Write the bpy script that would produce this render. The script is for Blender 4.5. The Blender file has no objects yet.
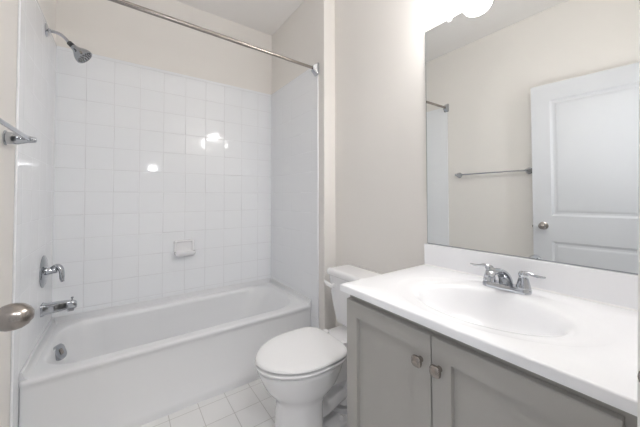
import bpy, bmesh, math
from math import sin, cos, pi, radians
from mathutils import Vector, Matrix

S = bpy.context.scene
C = S.collection

# ------------------------------------------------------------------ camera
YAW, PITCH, ROLL = -0.6121, 0.0208, 0.0019
CX, CY, F = 317.73, 191.42, 278.72
cd = bpy.data.cameras.new('camera')
cam = bpy.data.objects.new('camera', cd)
C.objects.link(cam)
cd.sensor_width = 36.0
cd.sensor_fit = 'HORIZONTAL'
cd.lens = F / 640 * 36.0
cd.shift_x = (320 - CX) / 640
cd.shift_y = -(213.5 - CY) / 640
cd.clip_start = 0.01
right0 = Vector((cos(YAW), sin(YAW), 0))
fwd = Vector((-sin(YAW) * cos(PITCH), cos(YAW) * cos(PITCH), sin(PITCH)))
up0 = right0.cross(fwd)
e1 = right0 * cos(ROLL) - up0 * sin(ROLL)
e2 = right0 * sin(ROLL) + up0 * cos(ROLL)
m = Matrix((e1, e2, -fwd)).transposed().to_4x4()
m.translation = Vector((0.3575, 0.0, 1.139))
cam.matrix_world = m
S.camera = cam

# ------------------------------------------------------------------ world / exposure / lights
S.view_settings.view_transform = 'Standard'
S.view_settings.look = 'None'
S.view_settings.gamma = 1
S.view_settings.use_curve_mapping = False
S.view_settings.exposure = 0.60
S.cycles.diffuse_bounces = 8
S.cycles.glossy_bounces = 6
S.cycles.max_bounces = 12
w = bpy.data.worlds.new('world')
S.world = w
w.use_nodes = True
w.node_tree.nodes['Background'].inputs[0].default_value = (0.96, 0.97, 1.0, 1)
w.node_tree.nodes['Background'].inputs[1].default_value = 0.35

GLOBE_EMIT = 24.0


def area(name, loc, target, size, power, col=(1, 1, 1), shape='DISK'):
    l = bpy.data.lights.new(name, 'AREA')
    l.shape = shape
    l.size = size
    l.energy = power
    l.color = col
    o = bpy.data.objects.new(name, l)
    C.objects.link(o)
    o.location = loc
    d = Vector(target) - Vector(loc)
    o.rotation_euler = d.to_track_quat('-Z', 'Y').to_euler()
    return o


# unseen fill light added in the hallway, shining in through the open doorway, and the photographer's small lamp in the doorway
area('hallway_fill', (0.5, -1.1, 2.45), (0.7, 1.4, 0.7), 0.45, 6, (1.0, 0.99, 0.98))
area('doorway_lamp', (0.735, -0.12, 1.60), (0.85, 2.4, 1.25), 0.07, 2.4, (0.97, 0.98, 1.0))

# ------------------------------------------------------------------ materials


def srgb(r, g, b):
    f = lambda c: (c / 255 / 12.92) if c / 255 <= 0.04045 else ((c / 255 + 0.055) / 1.055) ** 2.4
    return (f(r), f(g), f(b), 1)


def mat(name, col, rough=0.5, metal=0.0, coat=0.0, noise=0.0, nscale=40.0, bump=0.0, bscale=200.0, spec=0.5):
    m = bpy.data.materials.new(name)
    m.use_nodes = True
    nt = m.node_tree
    p = nt.nodes['Principled BSDF']
    p.inputs['Base Color'].default_value = col
    p.inputs['Roughness'].default_value = rough
    p.inputs['Metallic'].default_value = metal
    p.inputs['Coat Weight'].default_value = coat
    p.inputs['Coat Roughness'].default_value = 0.05
    p.inputs['Specular IOR Level'].default_value = spec
    tc = nt.nodes.new('ShaderNodeTexCoord')
    if noise:
        n = nt.nodes.new('ShaderNodeTexNoise')
        n.inputs['Scale'].default_value = nscale
        n.inputs['Detail'].default_value = 3
        nt.links.new(tc.outputs['Object'], n.inputs['Vector'])
        mx = nt.nodes.new('ShaderNodeMix')
        mx.data_type = 'RGBA'
        mx.inputs['A'].default_value = tuple(c * (1 - noise) for c in col[:3]) + (1,)
        mx.inputs['B'].default_value = tuple(min(1, c * (1 + noise)) for c in col[:3]) + (1,)
        nt.links.new(n.outputs['Fac'], mx.inputs['Factor'])
        nt.links.new(mx.outputs['Result'], p.inputs['Base Color'])
    if bump:
        n = nt.nodes.new('ShaderNodeTexNoise')
        n.inputs['Scale'].default_value = bscale
        n.inputs['Detail'].default_value = 2
        nt.links.new(tc.outputs['Object'], n.inputs['Vector'])
        b = nt.nodes.new('ShaderNodeBump')
        b.inputs['Strength'].default_value = bump
        b.inputs['Distance'].default_value = 0.002
        nt.links.new(n.outputs['Fac'], b.inputs['Height'])
        nt.links.new(b.outputs['Normal'], p.inputs['Normal'])
    return m


def tile_mat(name, ax, size, off, col, grout, rough, joint=0.0022, tilt=0.012, gbump=0.6, groutrough=0.5):
    """square tiles; ax = indices of the two in-plane axes; off = position of one joint on each"""
    m = bpy.data.materials.new(name)
    m.use_nodes = True
    nt = m.node_tree
    N, L = nt.nodes, nt.links
    p = N['Principled BSDF']
    tc = N.new('ShaderNodeTexCoord')
    sp = N.new('ShaderNodeSeparateXYZ')
    L.new(tc.outputs['Object'], sp.inputs[0])

    def math_(op, a, b=None, c=None):
        n = N.new('ShaderNodeMath')
        n.operation = op
        for i, v in enumerate((a, b, c)):
            if v is None:
                continue
            if isinstance(v, (int, float)):
                n.inputs[i].default_value = v
            else:
                L.new(v, n.inputs[i])
        return n.outputs[0]
    ds, cells, loc_ = [], [], []
    for i in range(2):
        v = math_('DIVIDE', math_('SUBTRACT', sp.outputs[ax[i]], off[i]), size)
        fr = math_('FRACT', v)
        cells.append(math_('FLOOR', v))
        loc_.append(math_('MULTIPLY', math_('SUBTRACT', fr, 0.5), size))
        ds.append(math_('MULTIPLY', math_('MINIMUM', fr, math_('SUBTRACT', 1.0, fr)), size))
    d = math_('MINIMUM', ds[0], ds[1])
    mr = N.new('ShaderNodeMapRange')
    mr.interpolation_type = 'SMOOTHSTEP'
    mr.inputs['From Min'].default_value = joint * 0.35
    mr.inputs['From Max'].default_value = joint * 0.95
    L.new(d, mr.inputs['Value'])
    mx = N.new('ShaderNodeMix')
    mx.data_type = 'RGBA'
    mx.inputs['A'].default_value = grout
    mx.inputs['B'].default_value = col
    L.new(mr.outputs[0], mx.inputs['Factor'])
    L.new(mx.outputs['Result'], p.inputs['Base Color'])
    r = N.new('ShaderNodeMapRange')
    r.inputs['To Min'].default_value = groutrough
    r.inputs['To Max'].default_value = rough
    L.new(mr.outputs[0], r.inputs['Value'])
    L.new(r.outputs[0], p.inputs['Roughness'])
    # pillowed edge profile
    hr = N.new('ShaderNodeMapRange')
    hr.interpolation_type = 'SMOOTHERSTEP'
    hr.inputs['From Min'].default_value = 0
    hr.inputs['From Max'].default_value = joint * 2.2
    hr.inputs['To Max'].default_value = gbump * 0.001
    L.new(d, hr.inputs['Value'])
    # per-tile random tilt, a glaze unevenness
    cv = N.new('ShaderNodeCombineXYZ')
    L.new(cells[0], cv.inputs[0])
    L.new(cells[1], cv.inputs[1])
    wn = N.new('ShaderNodeTexWhiteNoise')
    wn.noise_dimensions = '3D'
    L.new(cv.outputs[0], wn.inputs['Vector'])
    sc = N.new('ShaderNodeSeparateColor')
    L.new(wn.outputs['Color'], sc.inputs[0])
    t1 = math_('MULTIPLY', math_('SUBTRACT', sc.outputs[0], 0.5), loc_[0])
    t2 = math_('MULTIPLY', math_('SUBTRACT', sc.outputs[1], 0.5), loc_[1])
    tl = math_('MULTIPLY', math_('ADD', t1, t2), tilt)
    ns = N.new('ShaderNodeTexNoise')
    ns.inputs['Scale'].default_value = 9.0
    ns.inputs['Detail'].default_value = 1.0
    L.new(tc.outputs['Object'], ns.inputs['Vector'])
    nz = math_('MULTIPLY', ns.outputs['Fac'], 0.0006)
    # the tilt would make a step at each joint: hide it inside the joint
    h = math_('ADD', math_('ADD', math_('MULTIPLY', tl, mr.outputs[0]), hr.outputs[0]), nz)
    b = N.new('ShaderNodeBump')
    b.inputs['Strength'].default_value = 1.0
    b.inputs['Distance'].default_value = 1.0
    L.new(h, b.inputs['Height'])
    L.new(b.outputs['Normal'], p.inputs['Normal'])
    return m


TILE = 0.1545
WHITE_TILE = srgb(238, 240, 243)
GROUT = srgb(222, 223, 226)
M = dict(
    paint=mat('wall_paint', srgb(230, 227, 223), 0.75, bump=0.08, bscale=350, noise=0.01, nscale=6),
    ceiling=mat('ceiling_paint', srgb(236, 234, 232), 0.9, bump=0.1, bscale=300),
    trim=mat('white_trim_paint', srgb(240, 238, 235), 0.35, noise=0.01, nscale=5),
    door=mat('door_paint', srgb(204, 206, 210), 0.5, noise=0.01, nscale=5),
    tile_back=tile_mat('wall_tile_back', (0, 2), TILE, (-0.003, 0.097), WHITE_TILE, GROUT, 0.07, joint=0.0024, gbump=0.8, groutrough=0.3, tilt=0.035),
    tile_side=tile_mat('wall_tile_side', (1, 2), TILE, (0.0405, 0.097), WHITE_TILE, srgb(235, 237, 240), 0.09, joint=0.002, gbump=0.3, tilt=0.012, groutrough=0.25),
    bullnose=mat('bullnose_tile', srgb(240, 242, 245), 0.08, noise=0.01, nscale=8),
    floor=tile_mat('floor_tile', (0, 1), 0.1475, (-0.018, 0.037), srgb(232, 232, 232), srgb(180, 178, 176), 0.25, joint=0.0022, tilt=0.004, gbump=0.5),
    tub=mat('tub_enamel', srgb(228, 229, 231), 0.28, coat=0.12, noise=0.006, nscale=4),
    china=mat('vitreous_china', srgb(236, 236, 238), 0.07, coat=0.5, noise=0.006, nscale=5),
    seat=mat('seat_plastic', srgb(238, 238, 239), 0.22, noise=0.006, nscale=5),
    marble=mat('cultured_marble', srgb(246, 247, 250), 0.25, coat=0.15, noise=0.006, nscale=4),
    cabinet=mat('cabinet_grey_paint', srgb(176, 174, 170), 0.38, noise=0.02, nscale=12, bump=0.03, bscale=150),
    chrome=mat('chrome', srgb(190, 193, 198), 0.06, metal=1.0, noise=0.01, nscale=30),
    nickel=mat('brushed_nickel', srgb(165, 158, 152), 0.24, metal=1.0, noise=0.05, nscale=120),
    satin=mat('satin_chrome', srgb(172, 175, 179), 0.14, metal=1.0, noise=0.02, nscale=60),
    dark=mat('dark_rubber', srgb(50, 50, 52), 0.5, noise=0.1, nscale=60),
    caulk=mat('white_caulk', srgb(235, 235, 234), 0.5, noise=0.02, nscale=50),
    shadow=mat('cabinet_interior', srgb(120, 118, 114), 0.6, noise=0.03, nscale=20),
    mirror=mat('mirror_silver', (0.90, 0.915, 0.91, 1), 0.0, metal=1.0, noise=0.002, nscale=3),
    glass_edge=mat('mirror_edge', srgb(130, 140, 138), 0.1, noise=0.03, nscale=20),
    clip=mat('clear_plastic_clip', srgb(245, 245, 245), 0.2, noise=0.01, nscale=20),
)
g = bpy.data.materials.new('opal_glass_lit')
g.use_nodes = True
gp = g.node_tree.nodes['Principled BSDF']
gp.inputs['Base Color'].default_value = (0.95, 0.94, 0.92, 1)
gp.inputs['Roughness'].default_value = 0.2
gp.inputs['Emission Color'].default_value = (1.0, 0.985, 0.972, 1)
gp.inputs['Emission Strength'].default_value = GLOBE_EMIT
M['globe'] = g

# ------------------------------------------------------------------ helpers


def new_obj(name, bm, material, parent=None, smooth=True, angle=35, bevel=0, bseg=2):
    bmesh.ops.recalc_face_normals(bm, faces=bm.faces)
    me = bpy.data.meshes.new(name)
    bm.to_mesh(me)
    bm.free()
    me.materials.append(M[material])
    if smooth:
        me.shade_smooth()
        me.set_sharp_from_angle(angle=radians(angle))
    o = bpy.data.objects.new(name, me)
    C.objects.link(o)
    if bevel:
        b = o.modifiers.new('bevel', 'BEVEL')
        b.width = bevel
        b.segments = bseg
        b.limit_method = 'ANGLE'
        b.angle_limit = radians(40)
        b.harden_normals = False
    if parent is not None:
        o.parent = parent
        o.matrix_parent_inverse = Matrix.Translation(-parent.location) if parent.type != 'EMPTY' or True else Matrix()
        # meshes are written in world coordinates; the thing may be moved later
        o.matrix_parent_inverse = world_of(parent).inverted()
    return o


def world_of(o):
    mm = Matrix.LocRotScale(o.location, o.rotation_euler, o.scale)
    if o.parent is not None:
        return world_of(o.parent) @ o.matrix_parent_inverse @ mm
    return mm


def thing(name, label, cat, loc, group=None):
    o = bpy.data.objects.new(name, None)
    o.empty_display_size = 0.05
    C.objects.link(o)
    o.location = loc
    return tag(o, label, cat, group)


def tag(o, label, cat, group=None):
    o['label'] = label
    o['category'] = cat
    if group:
        o['group'] = group
    return o


def structure(o, label=None):
    o['kind'] = 'structure'
    if label:
        o['label'] = label
    return o


def box(bm, x0, x1, y0, y1, z0, z1):
    vs = [bm.verts.new((x, y, z)) for x in (x0, x1) for y in (y0, y1) for z in (z0, z1)]
    for f in ((0, 1, 3, 2), (4, 6, 7, 5), (0, 4, 5, 1), (2, 3, 7, 6), (0, 2, 6, 4), (1, 5, 7, 3)):
        bm.faces.new([vs[i] for i in f])
    return vs


def B(*boxes):
    bm = bmesh.new()
    for b in boxes:
        box(bm, *b)
    return bm


def loft(bm, loops, cap0=True, cap1=True):
    rings = [[bm.verts.new(p) for p in lp] for lp in loops]
    n = len(rings[0])
    for a, b in zip(rings, rings[1:]):
        for i in range(n):
            j = (i + 1) % n
            bm.faces.new((a[i], a[j], b[j], b[i]))
    if cap0:
        bm.faces.new(rings[0][::-1])
    if cap1:
        bm.faces.new(rings[-1])
    return rings


def lathe(bm, prof, origin, axis, n=32):
    """prof: (distance along axis, radius)"""
    o = Vector(origin)
    a = Vector(axis).normalized()
    q = a.to_track_quat('Z', 'Y')
    loops = []
    for h, r in prof:
        r = max(r, 0.0002)
        loops.append([o + a * h + q @ Vector((r * cos(2 * pi * i / n), r * sin(2 * pi * i / n), 0)) for i in range(n)])
    loft(bm, loops)


def smooth_path(pts, k=6):
    """Catmull-Rom through points; each is (Vector, r...)"""
    P = [tuple(p[0]) + tuple(p[1:]) for p in pts]
    P = [P[0]] + P + [P[-1]]
    out = []
    for i in range(1, len(P) - 2):
        for s in range(k):
            t = s / k
            out.append(tuple(0.5 * (2 * b + (c - a) * t + (2 * a - 5 * b + 4 * c - d) * t * t + (-a + 3 * b - 3 * c + d) * t ** 3)
                             for a, b, c, d in zip(P[i - 1], P[i], P[i + 1], P[i + 2])))
    out.append(P[-2])
    return out


def tube(bm, pts, n=16, k=6, up=(0, 0, 1)):
    """pts: ((x,y,z), ra[, rb]); section ra across, rb along up"""
    pts = [(p[0], p[1], p[2] if len(p) > 2 else p[1]) for p in pts]
    sp = smooth_path(pts, k) if k > 1 else [tuple(p[0]) + tuple(p[1:]) for p in pts]
    loops = []
    upv = Vector(up)
    for i, s in enumerate(sp):
        a = Vector(sp[max(i - 1, 0)][:3])
        b = Vector(sp[min(i + 1, len(sp) - 1)][:3])
        t = (b - a).normalized()
        side = t.cross(upv)
        if side.length < 1e-3:
            side = t.cross(Vector((0, 1, 0)))
        side.normalize()
        u2 = side.cross(t).normalized()
        c = Vector(s[:3])
        loops.append([c + side * (s[3] * cos(2 * pi * j / n)) + u2 * (s[4] * sin(2 * pi * j / n)) for j in range(n)])
    loft(bm, loops)


def rrect(x0, x1, y0, y1, r, z, seg=8):
    """rounded rectangle; r = one radius or four (x1y1, x0y1, x0y0, x1y0); z = number or f(x, y)"""
    if isinstance(r, (int, float)):
        r = (r,) * 4
    out = []
    for (cx, cy, a0, rr) in ((x1, y1, 0, r[0]), (x0, y1, 90, r[1]), (x0, y0, 180, r[2]), (x1, y0, 270, r[3])):
        sx = -1 if cx == x1 else 1
        sy = -1 if cy == y1 else 1
        for i in range(seg + 1):
            a = radians(a0 + 90 * i / seg)
            x = cx + sx * rr + rr * cos(a)
            y = cy + sy * rr + rr * sin(a)
            out.append(Vector((x, y, z(x, y) if callable(z) else z)))
    return out


# ------------------------------------------------------------------ room
FZ, HC = -0.025, 2.709
W, D = 1.6305, 2.4365
WL = -0.007          # drywall plane of the left wall
XR = 1.531           # drywall plane of the alcove end
YW = 1.590           # near face of the wing wall
YF = 0.030           # room face of the front wall
YT = 1.658           # near edge of the wall tiles

structure(new_obj('floor', B((-0.15, 1.8, -1.6, 2.6, FZ - 0.08, FZ)), 'floor', smooth=False))
structure(new_obj('ceiling', B((-0.15, 1.8, -1.6, 2.6, HC, HC + 0.08)), 'ceiling', smooth=False))
structure(new_obj('wall_left', B((WL - 0.1, WL, -0.1, D + 0.1, FZ, HC)), 'paint', smooth=False))
structure(new_obj('wall_back', B((WL, XR, D + 0.007, D + 0.1, FZ, HC)), 'paint', smooth=False))
structure(new_obj('wall_right', B((W, W + 0.1, -0.1, YW, FZ, HC)), 'paint', smooth=False))
structure(new_obj('wall_alcove_end', B((XR, W + 0.1, YW, D + 0.1, FZ, HC)), 'paint', smooth=False, bevel=0.004))
# front wall with the doorway the camera stands in
structure(new_obj('wall_front', B((0.885, 0.935, YF - 0.11, YF, FZ, HC), (0.935, W, YF - 0.11, 0.055, FZ, HC), (WL, 0.012, YF - 0.11, YF, FZ, HC),
                                  (0.012, 0.885, YF - 0.11, YF, 2.06, HC)), 'paint', smooth=False))

# door frame: jamb lining and casing
jm = structure(new_obj('trim_1', B((0.870, 0.885, YF - 0.112, YF + 0.002, FZ, 2.045), (0.012, 0.027, YF - 0.112, YF + 0.002, FZ, 2.045),
                                   (0.027, 0.870, YF - 0.112, YF + 0.002, 2.045, 2.06)), 'trim', smooth=False))
bm = bmesh.new()
lean = lambda z: 0.0586 - 0.02 * (z - 0.9)      # the casing stands a little out of plumb
loft(bm, [[Vector((x, y, z)) for x, y in ((0.8735, YF), (0.930, YF), (0.930, lean(z)), (0.8735, lean(z)))] for z in (FZ, 2.105)])
structure(new_obj('trim_2', bm, 'trim', smooth=False, bevel=0.002), 'white door casing right of the doorway')
structure(new_obj('trim_3', B((0.020, 0.8735, YF, YF + 0.014, 2.0485, 2.105)), 'trim', smooth=False, bevel=0.003),
          'white door casing over the doorway')
bm = bmesh.new()
lathe(bm, [(0, 0.0135), (0.0012, 0.0135), (0.0015, 0.012), (0.0015, 0.0)], (0.8734, 0.0445, 0.921), (-1, 0, 0), 28)
st = new_obj('strike_plate', bm, 'nickel', jm)
st['label'] = 'nickel strike plate'

# baseboards
structure(new_obj('baseboard_left', B((WL, WL + 0.012, YF + 0.02, 1.652, FZ, FZ + 0.082)), 'trim', smooth=False, bevel=0.003))
structure(new_obj('baseboard_right', B((W - 0.012, W, 0.865, YW, FZ, FZ + 0.082)), 'trim', smooth=False, bevel=0.003))
structure(new_obj('baseboard_back', B((XR - 0.008, W - 0.012, YW - 0.012, YW, FZ, FZ + 0.082)), 'trim', smooth=False, bevel=0.003))

# wall tile fields
ZT = 2.127
structure(new_obj('wall_tile_left', B((WL, 0.0, YT + 0.012, D, 0.30, ZT - 0.02), (WL, 0.0, YT + 0.012, 1.90, FZ, 0.30)), 'tile_side', smooth=False),
          'white square tiles on the left tub wall')
structure(new_obj('wall_tile_back', B((0.0, 1.524, D, D + 0.007, 0.30, ZT - 0.02)), 'tile_back', smooth=False),
          'white square tiles on the wall behind the tub')
structure(new_obj('wall_tile_right', B((1.524, XR, YT + 0.012, D, 0.30, ZT - 0.02), (1.524, XR, YT + 0.012, 1.90, FZ, 0.30)), 'tile_side', smooth=False),
          'white square tiles on the right tub end wall')
# bullnose caps
structure(new_obj('trim_4', B((0.0, 1.524, D - 0.0015, D + 0.007, ZT - 0.021, ZT)), 'bullnose', bevel=0.003),
          'white bullnose cap over the back wall tiles')
structure(new_obj('trim_5', B((WL, 0.0015, YT + 0.012, D, ZT - 0.021, ZT)), 'bullnose', bevel=0.003),
          'white bullnose cap over the left wall tiles')
structure(new_obj('trim_6', B((1.5225, XR, YT + 0.012, D, ZT - 0.021, ZT)), 'bullnose', bevel=0.003),
          'white bullnose cap over the right end wall tiles')
structure(new_obj('trim_7', B((WL, 0.0015, YT, YT + 0.0125, FZ, ZT)), 'bullnose', bevel=0.003),
          'vertical white bullnose edge of the left wall tiles')
structure(new_obj('trim_8', B((1.5225, XR, YT, YT + 0.0125, FZ, ZT)), 'bullnose', bevel=0.003),
          'vertical white bullnose edge of the right wall tiles')

# ------------------------------------------------------------------ door, opened against the left wall
hx, hy = 0.056, 0.066          # hinge-side corner of the room face
ex, ey = 0.141, 0.857          # latch-side corner of the room face
dv = Vector((ex - hx, ey - hy, 0))
DL = dv.length
dv.normalize()
dn = Vector((dv.y, -dv.x, 0))     # towards the room (+x)
Zd0, Zd1 = FZ + 0.012, 2.036


def dp(s, n_, z):
    return Vector((hx, hy, 0)) + dv * s + dn * n_ + Vector((0, 0, z))


def door_face(bm, side):
    """front sheet of the door with two sunk, raised-field panels"""
    def q(s, dpt, z):
        return dp(s, (dpt if side > 0 else -0.035 - dpt), z)
    st_ = 0.118
    a0, a1 = st_, DL - st_
    panels = [(0.99, 1.906), (0.235, 0.79)]
    zs = [Zd0, 0.235, 0.79, 0.99, 1.906, Zd1]
    ss = [0, a0, a1, DL]
    grid = [[bm.verts.new(q(s, 0, z)) for z in zs] for s in ss]
    for i in range(3):
        for j in range(5):
            if i == 1 and j in (1, 3):
                v = [grid[1][j], grid[2][j], grid[2][j + 1], grid[1][j + 1]]
                prev = v
                for ins, dpt in ((0.008, -0.005), (0.016, -0.009), (0.030, -0.009), (0.040, -0.004), (0.046, -0.003)):
                    z0, z1 = zs[j] + ins, zs[j + 1] - ins
                    nv = [bm.verts.new(q(s, dpt, z)) for s, z in ((a0 + ins, z0), (a1 - ins, z0), (a1 - ins, z1), (a0 + ins, z1))]
                    for k in range(4):
                        bm.faces.new((prev[k], prev[(k + 1) % 4], nv[(k + 1) % 4], nv[k]))
                    prev = nv
                bm.faces.new(prev)
            else:
                bm.faces.new((grid[i][j], grid[i + 1][j], grid[i + 1][j + 1], grid[i][j + 1]))
    return grid


bm = bmesh.new()
gA = door_face(bm, 1)
gB = door_face(bm, -1)
for i in range(3):
    bm.faces.new((gA[i][0], gA[i + 1][0], gB[i + 1][0], gB[i][0]))
    bm.faces.new((gA[i][5], gA[i + 1][5], gB[i + 1][5], gB[i][5]))
for j in range(5):
    bm.faces.new((gA[0][j], gA[0][j + 1], gB[0][j + 1], gB[0][j]))
    bm.faces.new((gA[3][j], gA[3][j + 1], gB[3][j + 1], gB[3][j]))
door = structure(new_obj('door_1', bm, 'door', angle=20), 'white two-panel door standing open against the left wall')


def egg_knob(side):
    bm = bmesh.new()
    base = dp(DL - 0.068, 0 if side > 0 else -0.035, 0.909)
    ax = dn * side
    if side > 0:
        prof = [(0, 0.031), (0.003, 0.031), (0.006, 0.026), (0.009, 0.013), (0.022, 0.0105), (0.027, 0.0125), (0.032, 0.0175), (0.039, 0.0225),
                (0.048, 0.0252), (0.058, 0.0252), (0.068, 0.0230), (0.077, 0.0168), (0.0825, 0.009), (0.0842, 0.0)]
    else:
        prof = [(0, 0.031), (0.004, 0.031), (0.007, 0.026), (0.009, 0.013), (0.012, 0.016), (0.017, 0.024), (0.022, 0.024), (0.0255, 0.016), (0.0265, 0.0)]
    lathe(bm, prof, base, ax, 32)
    return bm


kb = new_obj('door_knob', egg_knob(1), 'nickel', door, angle=50)
kb['label'] = 'brushed nickel egg knob'
bm = bmesh.new()
c = dp(DL, -0.0175, 0.900)
vs = []
loops = []
for s_ in (-0.001, 0.0012):
    loops.append([c + dv * s_ + dn * a + Vector((0, 0, b)) for a, b in ((-0.012, -0.028), (0.012, -0.028), (0.012, 0.028), (-0.012, 0.028))])
loft(bm, loops)
loops = []
for s_, k in ((0.001, 1), (0.009, 0.55)):
    loops.append([c + dv * s_ + dn * a * k + Vector((0, 0, b)) for a, b in ((-0.008, -0.009), (0.008, -0.009), (0.008, 0.009), (-0.008, 0.009))])
loft(bm, loops)
new_obj('latch', bm, 'nickel', door)
for z in (0.22, 1.02, 1.82):
    bm = bmesh.new()
    lathe(bm, [(0, 0.006), (0.09, 0.006)], dp(-0.004, 0.004, z), (0, 0, 1), 12)
    new_obj('hinge', bm, 'nickel', door)

# ------------------------------------------------------------------ bathtub
tub = thing('bathtub', 'long white alcove bathtub with rounded rim below the tiled walls', 'bathtub', (0.762, 2.09, FZ))
X0, X1, Y0, Y1 = 0.0008, 1.521, 1.736, D - 0.002
ZR = 0.342
IX0, IX1, IY0, IY1 = 0.058, 1.440, 1.806, 2.385     # inner lip
IR = (0.17, 0.19, 0.13, 0.17)


def mixr(t, zz, x0, x1, y0, y1, r, z):
    return rrect(x0, x1, y0, y1, r, z)


loops = []
# skirt from floor up (front is bowed forward at the foot)
loops.append(rrect(X0, X1, 1.702, Y1, 0.004, FZ))
loops.append(rrect(X0, X1, 1.702, Y1, 0.004, FZ + 0.030))
loops.append(rrect(X0, X1, 1.706, Y1, 0.006, FZ + 0.040))
loops.append(rrect(X0, X1, 1.722, Y1, 0.008, FZ + 0.075))
loops.append(rrect(X0, X1, 1.742, Y1, 0.010, FZ + 0.130))
loops.append(rrect(X0, X1, 1.746, Y1, 0.010, ZR - 0.05))
loops.append(rrect(X0, X1, 1.744, Y1, 0.010, ZR - 0.032))
loops.append(rrect(X0, X1, 1.737, Y1, 0.012, ZR - 0.024))
loops.append(rrect(X0, X1, 1.735, Y1, 0.014, ZR - 0.010))
loops.append(rrect(X0, X1, 1.738, Y1, 0.016, ZR - 0.003))
loops.append(rrect(X0 + 0.002, X1 - 0.002, 1.746, Y1 - 0.002, 0.018, ZR))
# rim to the inner lip
loops.append(rrect(IX0 - 0.014, IX1 + 0.016, IY0 - 0.014, IY1 + 0.014, tuple(r + 0.015 for r in IR), ZR + 0.001))
loops.append(rrect(IX0 - 0.006, IX1 + 0.007, IY0 - 0.006, IY1 + 0.006, tuple(r + 0.008 for r in IR), ZR - 0.002))
loops.append(rrect(IX0, IX1, IY0, IY1, IR, ZR - 0.009))
for f, z in ((0.03, ZR - 0.035), (0.18, 0.24), (0.40, 0.14), (0.62, 0.075), (0.80, 0.040), (0.93, 0.022), (1.0, 0.017)):
    loops.append(rrect(IX0 + 0.012 + 0.075 * f ** 1.3, IX1 - 0.012 - 0.26 * f ** 0.9, IY0 + 0.008 + 0.085 * f ** 1.6, IY1 - 0.008 - 0.085 * f ** 1.6,
                       tuple(r * (1 - 0.1 * f) for r in IR), z))
loops.append(rrect(0.30, 1.05, 1.98, 2.20, 0.09, 0.012))
bm = bmesh.new()
loft(bm, loops)
new_obj('basin', bm, 'tub', tub, angle=60)
# tile flange: low coved upstand on the three wall sides
bm = bmesh.new()


def cove(bm, pts, inward):
    prof = [(0.0, 0.377), (0.009, 0.377), (0.0115, 0.372), (0.0125, 0.358), (0.017, 0.348), (0.030, ZR - 0.0005), (0.0, ZR - 0.0005)]
    ra = [bm.verts.new(Vector(pts[0]) + Vector(inward[0]) * a + Vector((0, 0, b))) for a, b in prof]
    rb = [bm.verts.new(Vector(pts[1]) + Vector(inward[1]) * a + Vector((0, 0, b))) for a, b in prof]
    n = len(prof)
    for i in range(n):
        bm.faces.new((ra[i], ra[(i + 1) % n], rb[(i + 1) % n], rb[i]))
    bm.faces.new(ra)
    bm.faces.new(rb[::-1])


cove(bm, ((X0, 1.745, 0), (X0, Y1, 0)), ((1, 0, 0), (1, -1, 0)))
cove(bm, ((X0, Y1, 0), (X1, Y1, 0)), ((1, -1, 0), (-1, -1, 0)))
cove(bm, ((X1, Y1, 0), (X1, 1.745, 0)), ((-1, -1, 0), (-1, 0, 0)))
new_obj('tile_flange', bm, 'tub', tub, angle=60)
# overflow plate on the sloped inner end
bm = bmesh.new()
oc = Vector((0.084, 2.085, 0.290))
on = Vector((0.80, -0.46, 0.36)).normalized()
ux = Vector((0, 0, 1)).cross(on).normalized()
uz = on.cross(ux).normalized()
loops = []
for h, k in ((-0.030, 0.70), (0.0, 1.0), (0.006, 1.0), (0.010, 0.93), (0.0115, 0.80)):
    loops.append([oc + on * h + ux * v.x * k + uz * v.y * k for v in rrect(-0.034, 0.034, -0.041, 0.041, 0.024, 0, 6)])
loft(bm, loops)
ov = new_obj('overflow_plate', bm, 'satin', tub, angle=40)
ov['label'] = 'rounded chrome overflow plate'
bm = bmesh.new()
loops = []
for h, wy, wz in ((0.006, 0.010, 0.016), (0.014, 0.009, 0.015), (0.018, 0.007, 0.012)):
    loops.append([oc + on * h + ux * (a * wy) + uz * (b * wz) for a, b in ((-1, -1), (1, -1), (1, 1), (-1, 1))])
loft(bm, loops)
new_obj('trip_lever', bm, 'nickel', ov, bevel=0.002)
bm = bmesh.new()
lathe(bm, [(0, 0.034), (0.003, 0.034), (0.005, 0.028), (0.004, 0.0)], (0.26, 2.09, 0.0165), (0, 0, 1), 24)
new_obj('drain', bm, 'chrome', tub, angle=40)

# ------------------------------------------------------------------ tub fixtures on the left wall
sh = thing('shower_fixture', 'chrome shower head on a bent arm high on the left tiled wall', 'shower head', (0.0, 2.13, 2.076))
bm = bmesh.new()
lathe(bm, [(0.0005, 0.036), (0.004, 0.036), (0.009, 0.028), (0.012, 0.013), (0.020, 0.011), (0.020, 0.0)], (0, 2.13, 2.076), (1, 0, 0), 28)
new_obj('flange', bm, 'chrome', sh, angle=40)
bm = bmesh.new()
tube(bm, [((0.004, 2.13, 2.076), 0.0085), ((0.035, 2.13, 2.077), 0.0085), ((0.062, 2.13, 2.070), 0.0085), ((0.083, 2.13, 2.053), 0.0085), ((0.098, 2.13, 2.033), 0.0085)])
new_obj('arm', bm, 'chrome', sh, angle=60)
hd = Vector((0.70, -0.12, -0.70)).normalized()
hb = Vector((0.097, 2.13, 2.036))
bm = bmesh.new()
lathe(bm, [(0, 0.010), (0.0005, 0.0135), (0.022, 0.0145), (0.0225, 0.010)], hb, hd, 20)
new_obj('collar', bm, 'dark', sh, angle=40)
bm = bmesh.new()
lathe(bm, [(0.0225, 0.012), (0.030, 0.0165), (0.038, 0.0175), (0.046, 0.020), (0.058, 0.028), (0.072, 0.038), (0.086, 0.0445), (0.098, 0.047), (0.104, 0.046), (0.106, 0.043), (0.1025, 0.039), (0.102, 0.0)], hb, hd, 36)
new_obj('head', bm, 'satin', sh, angle=40)
bm = bmesh.new()
q = hd.to_track_quat('Z', 'Y')
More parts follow.
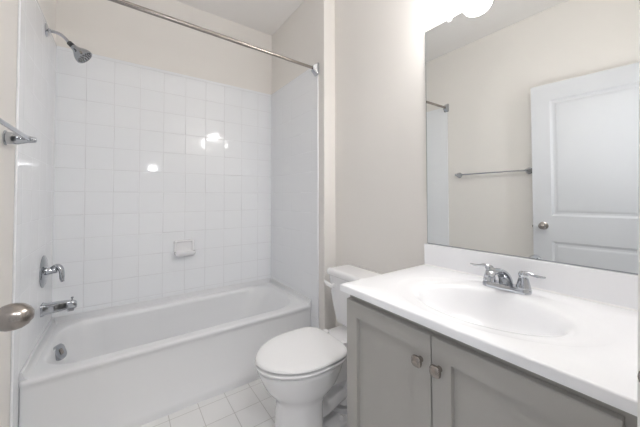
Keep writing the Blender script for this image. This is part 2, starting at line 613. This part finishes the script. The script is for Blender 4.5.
for ring, cnt in ((0.034, 14), (0.0235, 10), (0.012, 5)):
    for i in range(cnt):
        a = 2 * pi * i / cnt
        lathe(bm, [(0, 0.0037), (0.004, 0.003), (0.0042, 0.0)], hb + hd * 0.1015 + q @ Vector((ring * cos(a), ring * sin(a), 0)), hd, 8)
new_obj('nozzles', bm, 'dark', sh)['kind'] = 'stuff'
bm = bmesh.new()
tdir = (q @ Vector((-1, 0, 0)))
if tdir.x > 0:
    tdir = -tdir
tube(bm, [(hb + hd * 0.096 + tdir * 0.044, 0.005), (hb + hd * 0.098 + tdir * 0.060, 0.006)], k=1, n=10)
new_obj('spray_tab', bm, 'nickel', sh)

va = thing('shower_valve', 'round chrome shower valve with curved lever above the tub spout', 'shower valve', (0.0, 2.165, 0.727))
bm = bmesh.new()
lathe(bm, [(0.0005, 0.088), (0.003, 0.088), (0.008, 0.080), (0.013, 0.055), (0.016, 0.028), (0.016, 0.0)], (0, 2.165, 0.727), (1, 0, 0), 48)
new_obj('escutcheon', bm, 'satin', va, angle=40)
bm = bmesh.new()
lathe(bm, [(0.012, 0.024), (0.034, 0.021), (0.040, 0.019), (0.058, 0.018), (0.062, 0.014), (0.063, 0.0)], (0, 2.165, 0.727), (1, 0, 0), 28)
new_obj('hub', bm, 'chrome', va, angle=40)
bm = bmesh.new()
tube(bm, [((0.040, 2.165, 0.735), 0.019, 0.016), ((0.058, 2.160, 0.748), 0.018, 0.014), ((0.074, 2.152, 0.738), 0.016, 0.012), ((0.082, 2.146, 0.708), 0.013, 0.010),
          ((0.083, 2.142, 0.680), 0.011, 0.009), ((0.086, 2.140, 0.662), 0.010, 0.007)])
new_obj('lever', bm, 'chrome', va, angle=60)

sp = thing('tub_spout', 'chrome tub spout with diverter knob just above the tub rim', 'tub spout', (0.0, 2.145, 0.52))
bm = bmesh.new()
loops = []
for x, wy, zt, zb in ((0.0008, 0.032, 0.554, 0.486), (0.012, 0.031, 0.553, 0.487), (0.016, 0.0275, 0.550, 0.491), (0.06, 0.026, 0.550, 0.497), (0.10, 0.0245, 0.549, 0.503),
                      (0.128, 0.023, 0.547, 0.503), (0.143, 0.021, 0.540, 0.503), (0.149, 0.016, 0.530, 0.506)):
    loops.append([Vector((x, 2.145 + v.x, (zt + zb) / 2 + v.y)) for v in rrect(-wy, wy, -(zt - zb) / 2, (zt - zb) / 2, min(wy, (zt - zb) / 2) * 0.45, 0, 5)])
loft(bm, loops)
new_obj('body', bm, 'chrome', sp, angle=40)
bm = B((0.108, 0.138, 2.129, 2.161, 0.489, 0.505))
new_obj('outlet', bm, 'chrome', sp, bevel=0.004)
bm = bmesh.new()
lathe(bm, [(0, 0.003), (0.012, 0.003), (0.014, 0.0065), (0.020, 0.0065), (0.022, 0.004), (0.022, 0.0)], (0.128, 2.145, 0.545), (0, 0, 1), 16)
new_obj('diverter_knob', bm, 'chrome', sp, angle=40)

# soap dish
sd = thing('soap_dish', 'white ceramic soap dish set in the back tile wall', 'soap dish', (0.766, D, 0.68))
bm = bmesh.new()
yw = D
loops = []
for ins, dep in ((0, 0.0), (0.0, 0.010), (0.004, 0.017), (0.012, 0.020), (0.018, 0.016), (0.022, 0.006), (0.03, 0.004)):
    loops.append([Vector((v.x, yw - dep, v.y)) for v in rrect(0.692 + ins, 0.842 - ins, 0.690 + ins, 0.802 - ins * 0.8, max(0.012 - ins * 0.2, 0.004), 0, 4)])
loft(bm, loops)
new_obj('frame', bm, 'china', sd, angle=50)
bm = bmesh.new()
loops = []
for z, dep, ins in ((0.682, 0.040, 0.018), (0.684, 0.058, 0.008), (0.693, 0.072, 0.002), (0.708, 0.080, 0.0), (0.716, 0.080, 0.0), (0.718, 0.074, 0.006), (0.708, 0.066, 0.012), (0.704, 0.050, 0.03)):
    loops.append(rrect(0.694 + ins, 0.840 - ins, yw - dep, yw - 0.004, (0.003, 0.003, 0.018, 0.018), z, 5))
loft(bm, loops)
new_obj('tray', bm, 'china', sd, angle=50)

# ------------------------------------------------------------------ shower rod
rod = thing('shower_rod', 'metal shower curtain rod spanning the tub alcove', 'curtain rod', (0.76, 1.664, 2.085))
YR, ZRD = 1.664, 2.080
bm = bmesh.new()
tube(bm, [((0.02, YR, ZRD + 0.030), 0.0125), ((1.0, YR, ZRD + 0.010), 0.0125)], k=1, n=20)
new_obj('outer_tube', bm, 'nickel', rod, angle=50)
bm = bmesh.new()
tube(bm, [((0.99, YR, ZRD + 0.010), 0.0105), ((1.504, YR, ZRD), 0.0105)], k=1, n=20)
new_obj('inner_tube', bm, 'nickel', rod, angle=50)
for s, x, zr in ((1, 0.0018, ZRD + 0.030), (-1, 1.5222, ZRD)):
    bm = bmesh.new()
    loops = []
    for h, a, b in ((0.0, 0.026, 0.043), (0.007, 0.026, 0.043), (0.040, 0.018, 0.020), (0.045, 0.015, 0.016)):
        loops.append([Vector((x + s * h, YR + v.x, zr - 0.002 + v.y)) for v in rrect(-a, a, -b, b, min(a, b) * 0.25, 0, 3)])
    loft(bm, loops)
    new_obj('end_bracket', bm, 'chrome', rod, angle=30)

# ------------------------------------------------------------------ towel bar on the left wall
tb = thing('towel_bar', 'slim chrome towel bar on the left wall between door and tub', 'towel bar', (WL, 1.23, 1.355))
bm = bmesh.new()
tube(bm, [((0.060, 0.905, 1.366), 0.0075), ((0.060, 1.540, 1.366), 0.0075)], k=1, n=20)
new_obj('bar', bm, 'chrome', tb, angle=50)
for y in (0.922, 1.535):
    bm = bmesh.new()
    lathe(bm, [(0.0005, 0.028), (0.004, 0.028), (0.006, 0.0235), (0.034, 0.0225), (0.046, 0.0185), (0.060, 0.0140), (0.074, 0.0120), (0.083, 0.0100), (0.087, 0.006), (0.088, 0.0)], (WL, y, 1.366), (1, 0, 0), 28)
    new_obj('post', bm, 'chrome', tb, angle=40)

# ------------------------------------------------------------------ toilet
TY = 1.205
to = thing('toilet', 'white two-piece toilet with closed oval lid between tub and vanity', 'toilet', (1.25, TY, FZ))


def egg(xf, xb, wd, z, n=48, pb=2.6, frac=0.53):
    """closed loop: round pointed front towards -x, squarer back"""
    xm = xf + (xb - xf) * frac
    out = []
    for i in range(n):
        a = 2 * pi * i / n
        c_, s_ = cos(a), sin(a)
        if c_ < 0:
            x = xm + (xm - xf) * c_
            y = wd * s_ * (1 - 0.10 * c_ * c_)
        else:
            x = xm + (xb - xm) * abs(c_) ** (2 / pb)
            y = wd * (1 if s_ > 0 else -1) * abs(s_) ** (2 / pb)
        out.append(Vector((x, TY + y, z)))
    return out


bm = bmesh.new()
lo = [egg(0.972, 1.46, 0.112, FZ), egg(0.972, 1.46, 0.112, FZ + 0.016), egg(0.980, 1.45, 0.104, FZ + 0.024)]
lo2 = []
# column + bowl
for xf, xb, wd, z in ((0.966, 1.185, 0.124, FZ), (0.966, 1.185, 0.122, 0.05), (0.970, 1.185, 0.120, 0.12), (0.970, 1.190, 0.120, 0.165), (0.960, 1.205, 0.127, 0.190), (0.936, 1.23, 0.145, 0.215),
                      (0.910, 1.26, 0.161, 0.250), (0.892, 1.28, 0.171, 0.290), (0.882, 1.29, 0.176, 0.312), (0.876, 1.295, 0.179, 0.330), (0.875, 1.295, 0.180, 0.340),
                      (0.882, 1.29, 0.174, 0.3445)):
    lo2.append(egg(xf, xb, wd, z, pb=3.0))
loft(bm, lo)
loft(bm, lo2)
# rear deck under the tank
loops = []
for z, ax0, ww in ((0.180, 1.22, 0.075), (0.24, 1.20, 0.088), (0.30, 1.19, 0.105), (0.335, 1.18, 0.118), (0.353, 1.18, 0.122), (0.358, 1.185, 0.118)):
    loops.append(rrect(ax0, 1.585, TY - ww, TY + ww, 0.03, z))
loft(bm, loops)
# trapway: the S-shaped hump behind the column
tube(bm, [((1.10, TY, 0.20), 0.085, 0.07), ((1.19, TY, 0.215), 0.083, 0.065), ((1.27, TY, 0.235), 0.080, 0.060), ((1.36, TY, 0.225), 0.078, 0.060), ((1.40, TY, 0.15), 0.075, 0.060),
          ((1.36, TY, 0.075), 0.075, 0.055), ((1.36, TY, FZ + 0.01), 0.080, 0.07)], n=24)
tube(bm, [((1.12, TY, 0.07), 0.085, 0.050), ((1.22, TY, 0.06), 0.072, 0.042), ((1.31, TY, 0.085), 0.070, 0.042), ((1.40, TY, 0.10), 0.070, 0.042)], n=24)
new_obj('bowl', bm, 'china', to, angle=60)
for s in (-1, 1):
    bm = bmesh.new()
    lathe(bm, [(0, 0.013), (0.010, 0.012), (0.018, 0.008), (0.021, 0.0)], (1.295, TY + s * 0.078, FZ + 0.02), (0, 0, 1), 16)
    new_obj('bolt_cap', bm, 'seat', to, angle=60)
# seat ring and lid
bm = bmesh.new()
zs0 = 0.3495
loft(bm, [egg(0.890, 1.280, 0.162, zs0 - 0.003, pb=4), egg(0.890, 1.280, 0.162, zs0 + 0.0015, pb=4), egg(0.868, 1.297, 0.184, zs0 + 0.0025, pb=4), egg(0.865, 1.298, 0.187, zs0 + 0.010, pb=4), egg(0.868, 1.296, 0.184, zs0 + 0.015, pb=4), egg(0.880, 1.29, 0.172, zs0 + 0.0160, pb=4)])
for sx_, sy_ in ((0.93, 0.10), (1.22, 0.13)):
    for s in (-1, 1):
        lathe(bm, [(-0.006, 0.007), (0.006, 0.007)], (sx_, TY + s * sy_, zs0 - 0.001), (0, 0, 1), 10)
new_obj('seat', bm, 'seat', to, angle=50)
bm = bmesh.new()
zl = zs0 + 0.0245
loft(bm, [egg(0.92, 1.25, 0.13, zl - 0.0075, pb=4), egg(0.905, 1.270, 0.150, zl - 0.002, pb=4), egg(0.873, 1.300, 0.182, zl - 0.001, pb=4), egg(0.868, 1.304, 0.186, zl + 0.003, pb=4), egg(0.869, 1.303, 0.185, zl + 0.009, pb=4), egg(0.873, 1.299, 0.181, zl + 0.0125, pb=4), egg(0.884, 1.290, 0.170, zl + 0.0150, pb=4),
          egg(0.915, 1.265, 0.14, zl + 0.0168, pb=4), egg(0.97, 1.21, 0.085, zl + 0.0178, pb=4)])
new_obj('lid', bm, 'seat', to, angle=50)
for s in (-1, 1):
    new_obj('hinge', B((1.300, 1.325, TY + s * 0.075 - 0.018, TY + s * 0.075 + 0.018, 0.357, 0.386)), 'seat', to, bevel=0.005)
# tank
bm = bmesh.new()
loops = []
TB = W - 0.014
for z, xf, wy in ((0.359, 1.475, 0.165), (0.364, 1.465, 0.175), (0.40, 1.458, 0.186), (0.50, 1.447, 0.204), (0.60, 1.440, 0.216), (0.651, 1.437, 0.221)):
    loops.append(rrect(xf, TB, TY - wy, TY + wy, (0.02, 0.02, 0.045, 0.045), z))
loft(bm, loops)
new_obj('tank', bm, 'china', to, angle=50)
bm = bmesh.new()
loops = []
for z, e in ((0.652, -0.004), (0.656, 0.0), (0.676, 0.0), (0.686, -0.004), (0.690, -0.012), (0.691, -0.03)):
    loops.append(rrect(1.426 - e, TB + e + 0.004, TY - 0.232 - e, TY + 0.232 + e, (0.02, 0.02, 0.05, 0.05), z))
loft(bm, loops)
new_obj('tank_lid', bm, 'china', to, angle=50)
bm = bmesh.new()
lathe(bm, [(0, 0.015), (0.008, 0.015), (0.012, 0.010), (0.020, 0.009), (0.020, 0)], (1.4425, TY + 0.168, 0.592), (-1, 0.1, 0), 20)
tube(bm, [((1.425, TY + 0.158, 0.586), 0.008, 0.010), ((1.418, TY + 0.178, 0.594), 0.007, 0.012), ((1.412, TY + 0.200, 0.603), 0.007, 0.012), ((1.408, TY + 0.218, 0.610), 0.005, 0.009)], n=12)
new_obj('flush_lever', bm, 'seat', to, angle=50)

# ------------------------------------------------------------------ vanity cabinet
vc = thing('vanity_cabinet', 'grey vanity cabinet with two recessed-panel doors under the white sink top', 'cabinet', (1.35, 0.46, FZ))
VX, VY0, VY1 = 1.102, 0.060, 0.838      # carcass front plane, near and far ends
VZ = 0.772
bm = B((VX, W - 0.002, VY0, VY0 + 0.016, FZ + 0.09, VZ), (VX, W - 0.002, VY1 - 0.016, VY1, FZ, VZ), (VX + 0.02, W - 0.002, VY0 + 0.016, VY1 - 0.016, FZ + 0.09, FZ + 0.106))
new_obj('carcass', bm, 'cabinet', vc, smooth=False)
bm = B((VX - 0.0005, VX + 0.018, VY0, VY0 + 0.048, FZ + 0.09, VZ), (VX - 0.0005, VX + 0.018, VY1 - 0.03, VY1, FZ + 0.09, VZ),
       (VX - 0.0005, VX + 0.018, VY0 + 0.048, VY1 - 0.03, VZ - 0.045, VZ), (VX - 0.0005, VX + 0.018, VY0 + 0.048, VY1 - 0.03, FZ + 0.09, FZ + 0.13),
       (VX - 0.0005, VX + 0.018, 0.452, 0.492, FZ + 0.13, VZ - 0.045))
new_obj('face_frame', bm, 'cabinet', vc, smooth=False)
new_obj('toe_kick', B((VX + 0.06, VX + 0.075, VY0, VY1 - 0.016, FZ, FZ + 0.09)), 'cabinet', vc, smooth=False)


def cab_door(y0, y1, ky):
    z0, z1 = FZ + 0.115, 0.744
    xf, xb = 1.081, VX - 0.0012
    st_ = 0.057
    bm = bmesh.new()
    o = [(y0, z0), (y1, z0), (y1, z1), (y0, z1)]
    i_ = [(y0 + st_, z0 + st_), (y1 - st_, z0 + st_), (y1 - st_, z1 - st_), (y0 + st_, z1 - st_)]
    i2 = [(y0 + st_ + 0.0006, z0 + st_ + 0.0006), (y1 - st_ - 0.0006, z0 + st_ + 0.0006), (y1 - st_ - 0.0006, z1 - st_ - 0.0006), (y0 + st_ + 0.0006, z1 - st_ - 0.0006)]
    e_ = [(y0 + 0.002, z0 + 0.002), (y1 - 0.002, z0 + 0.002), (y1 - 0.002, z1 - 0.002), (y0 + 0.002, z1 - 0.002)]
    rings = [[bm.verts.new((x, a, b)) for a, b in r] for x, r in ((xb, o), (xf + 0.002, o), (xf, e_), (xf, i_), (xf + 0.0135, i2))]
    for a, b in zip(rings, rings[1:]):
        for k in range(4):
            bm.faces.new((a[k], a[(k + 1) % 4], b[(k + 1) % 4], b[k]))
    bm.faces.new(rings[0])
    bm.faces.new(rings[-1])
    d = new_obj('door', bm, 'cabinet', vc, smooth=False)
    bm = bmesh.new()
    loops = []
    for h, a, r in ((0.0, 0.0085, 0.0083), (0.010, 0.0065, 0.0064), (0.013, 0.0095, 0.0085), (0.0155, 0.0142, 0.0105), (0.020, 0.0158, 0.0105), (0.0245, 0.0155, 0.0105), (0.0275, 0.0130, 0.010), (0.0290, 0.008, 0.007), (0.0293, 0.003, 0.0029)):
        loops.append([Vector((xf - h, ky + v.x, 0.664 + v.y)) for v in rrect(-a, a, -a, a, min(r, a * 0.98), 0, 6)])
    loft(bm, loops)
    kn = new_obj('knob', bm, 'nickel', d, angle=40)
    kn['label'] = 'brushed nickel rounded-square knob'
    return d


cab_door(0.4735, 0.836, 0.505)
cab_door(0.100, 0.4705, 0.446)

# ------------------------------------------------------------------ vanity top with integral sink
vt = thing('vanity_sink', 'white one-piece vanity countertop with oval sink and backsplash', 'countertop', (1.34, 0.46, 0.773))
KX0, KX1, KY0, KY1 = W - 0.5708, W - 0.001, 0.0575, 0.850
HK = 0.800
ecx, ecy = 1.318, 0.440
NA = 96
angs = sorted(set([2 * pi * i / NA for i in range(NA)]))


def ray_rect(a, inset=0.0):
    dx, dy = cos(a), sin(a)
    t = 1e9
    if dx > 1e-9:
        t = min(t, (KX1 - inset - ecx) / dx)
    if dx < -1e-9:
        t = min(t, (KX0 + inset - ecx) / dx)
    if dy > 1e-9:
        t = min(t, (KY1 - inset - ecy) / dy)
    if dy < -1e-9:
        t = min(t, (KY0 + inset - ecy) / dy)
    return ecx + dx * t, ecy + dy * t


corners = [math.atan2(y - ecy, x - ecx) % (2 * pi) for x in (KX0, KX1) for y in (KY0, KY1)]
A = list(angs)
for c_ in corners:       # move the closest ray onto each corner
    k = min(range(len(A)), key=lambda i: abs(A[i] - c_))
    A[k] = c_
A.sort()


def ell(a, ax_, ay_, z, dx=0.0):
    # same directions as the rays
    dxx, dyy = cos(a), sin(a)
    t = 1 / math.sqrt((dxx / ax_) ** 2 + (dyy / ay_) ** 2)
    return Vector((ecx + dx + dxx * t, ecy + dyy * t, z))


loops = []
loops.append([Vector((*ray_rect(a), 0.7745)) for a in A])
loops.append([Vector((*ray_rect(a), HK - 0.004)) for a in A])
loops.append([Vector((*ray_rect(a, 0.0015), HK - 0.001)) for a in A])
loops.append([Vector((*ray_rect(a, 0.005), HK)) for a in A])
for ax_, ay_, z in ((0.222, 0.305, HK), (0.217, 0.299, HK - 0.0008), (0.210, 0.291, HK - 0.0022), (0.192, 0.266, HK - 0.0036), (0.180, 0.245, HK - 0.0050), (0.171, 0.230, HK - 0.0080), (0.163, 0.218, HK - 0.0135), (0.157, 0.209, HK - 0.022),
                    (0.150, 0.199, HK - 0.036), (0.140, 0.184, HK - 0.060), (0.122, 0.160, HK - 0.090), (0.095, 0.125, HK - 0.113), (0.062, 0.080, HK - 0.126),
                    (0.030, 0.034, HK - 0.131), (0.020, 0.020, HK - 0.133)):
    loops.append([ell(a, ax_, ay_, z) for a in A])
bm = bmesh.new()
rg = loft(bm, loops, cap0=False, cap1=True)
# underside: flat frame then the outside of the bowl
lo = [[Vector((*ray_rect(a), 0.7745)) for a in A], [ell(a, 0.185, 0.235, 0.7745) for a in A], [ell(a, 0.17, 0.215, 0.72) for a in A], [ell(a, 0.11, 0.14, 0.665) for a in A], [ell(a, 0.03, 0.03, 0.655) for a in A]]
loft(bm, lo, cap0=False, cap1=True)
bmesh.ops.remove_doubles(bm, verts=bm.verts, dist=1e-5)
new_obj('sink_top', bm, 'marble', vt, angle=50)
new_obj('backsplash', B((W - 0.0200, W - 0.001, KY0, KY1, HK - 0.001, 0.9035)), 'marble', vt, bevel=0.003)
bm = bmesh.new()
tube(bm, [((W - 0.0195, KY0 + 0.002, HK + 0.0005), 0.0035), ((W - 0.0195, KY1 - 0.002, HK + 0.0005), 0.0035)], k=1, n=8)
new_obj('caulk_line', bm, 'caulk', vt)
bm = bmesh.new()
lathe(bm, [(0, 0.021), (0.003, 0.021), (0.004, 0.017), (0.007, 0.015), (0.008, 0.0)], (ecx, ecy, HK - 0.132), (0, 0, 1), 24)
new_obj('drain', bm, 'chrome', vt, angle=40)

# ------------------------------------------------------------------ faucet
fc = thing('sink_faucet', 'chrome two-handle faucet standing behind the sink bowl', 'faucet', (1.522, 0.45, HK))
FX, FY = 1.528, 0.452
bm = bmesh.new()
loops = []
for z, ax_, ay_ in ((HK - 0.0025, 0.0265, 0.079), (HK + 0.010, 0.0265, 0.079), (HK + 0.016, 0.024, 0.076), (HK + 0.018, 0.018, 0.068)):
    loops.append(rrect(FX - ax_, FX + ax_, FY - ay_, FY + ay_, ax_ * 0.95, z))
loft(bm, loops)
new_obj('base', bm, 'chrome', fc, angle=40)
bm = bmesh.new()
tube(bm, [((FX + 0.004, FY, HK + 0.012), 0.024, 0.022), ((FX - 0.002, FY, HK + 0.032), 0.022, 0.020), ((FX - 0.022, FY, HK + 0.054), 0.020, 0.016), ((FX - 0.055, FY, HK + 0.070), 0.018, 0.012),
          ((FX - 0.095, FY, HK + 0.077), 0.017, 0.0105), ((FX - 0.122, FY, HK + 0.074), 0.016, 0.010), ((FX - 0.134, FY, HK + 0.064), 0.013, 0.009)], n=24, up=(0.3, 0, 1))
tube(bm, [((FX - 0.120, FY, HK + 0.068), 0.0115), ((FX - 0.123, FY, HK + 0.047), 0.0115)], k=1, n=20)
new_obj('spout', bm, 'chrome', fc, angle=50)
for s in (-1, 1):
    bm = bmesh.new()
    cy_ = FY + s * 0.0555
    lathe(bm, [(0, 0.0225), (0.006, 0.0225), (0.018, 0.0195), (0.036, 0.0150), (0.042, 0.0125), (0.045, 0.0145), (0.053, 0.0150), (0.060, 0.0110), (0.063, 0.0)], (FX, cy_, HK + 0.013), (0, 0, 1), 28)
    hnd = new_obj('handle', bm, 'chrome', fc, angle=40)
    bm = bmesh.new()
    tube(bm, [((FX, cy_ - s * 0.004, HK + 0.067), 0.009, 0.008), ((FX - 0.003, cy_ + s * 0.016, HK + 0.071), 0.0080, 0.0065), ((FX - 0.007, cy_ + s * 0.034, HK + 0.068), 0.0065, 0.0048),
              ((FX - 0.011, cy_ + s * 0.052, HK + 0.067), 0.0080, 0.0042), ((FX - 0.013, cy_ + s * 0.066, HK + 0.069), 0.006, 0.003)], n=16)
    new_obj('lever', bm, 'chrome', hnd, angle=60)

# ------------------------------------------------------------------ mirror
mr = thing('wall_mirror', 'large frameless wall mirror above the vanity backsplash', 'mirror', (W, 0.45, 0.905))
bm = B((W - 0.006, W - 0.0005, 0.062, 0.838, 0.9065, 1.986))
new_obj('glass', bm, 'mirror', mr, smooth=False)
bm = B((W - 0.0058, W - 0.0005, 0.8383, 0.8402, 0.9065, 1.986))
new_obj('glass_edge', bm, 'glass_edge', mr, smooth=False)
for y in (0.709, 0.19):
    bm = B((W - 0.010, W - 0.0063, y - 0.009, y + 0.009, 1.972, 1.998), (W - 0.0063, W - 0.0002, y - 0.009, y + 0.009, 1.9865, 1.998))
    new_obj('clip', bm, 'clip', mr, bevel=0.0015)
new_obj('bottom_channel', B((W - 0.0078, W - 0.0062, 0.062, 0.838, 0.9045, 0.9082)), 'satin', mr, smooth=False)

# ------------------------------------------------------------------ vanity light above the mirror
vl = thing('vanity_light', 'bright vanity light bar with opal globes above the mirror', 'light', (W, 0.45, 2.15))
bm = B((W - 0.022, W - 0.0003, 0.20, 0.70, 2.115, 2.205))
new_obj('back_plate', bm, 'nickel', vl, bevel=0.004)
for y in (0.262, 0.450, 0.638):
    bm = bmesh.new()
    tube(bm, [((W - 0.02, y, 2.16), 0.008), ((W - 0.08, y, 2.175), 0.008), ((W - 0.115, y, 2.172), 0.008), ((W - 0.12, y, 2.150), 0.009)], n=12)
    lathe(bm, [(0, 0.022), (0.02, 0.024), (0.022, 0.0)], (W - 0.12, y, 2.135), (0, 0, 1), 20)
    ar = new_obj('arm', bm, 'nickel', vl, angle=50)
    bm = bmesh.new()
    prof = [(0, 0.024), (0.006, 0.036), (0.020, 0.052), (0.042, 0.063), (0.065, 0.066), (0.085, 0.062), (0.103, 0.050), (0.115, 0.032), (0.120, 0.012), (0.1205, 0.0)]
    lathe(bm, prof, (W - 0.12, y, 2.137), (0, 0, -1), 32)
    new_obj('globe', bm, 'globe', ar, angle=60)
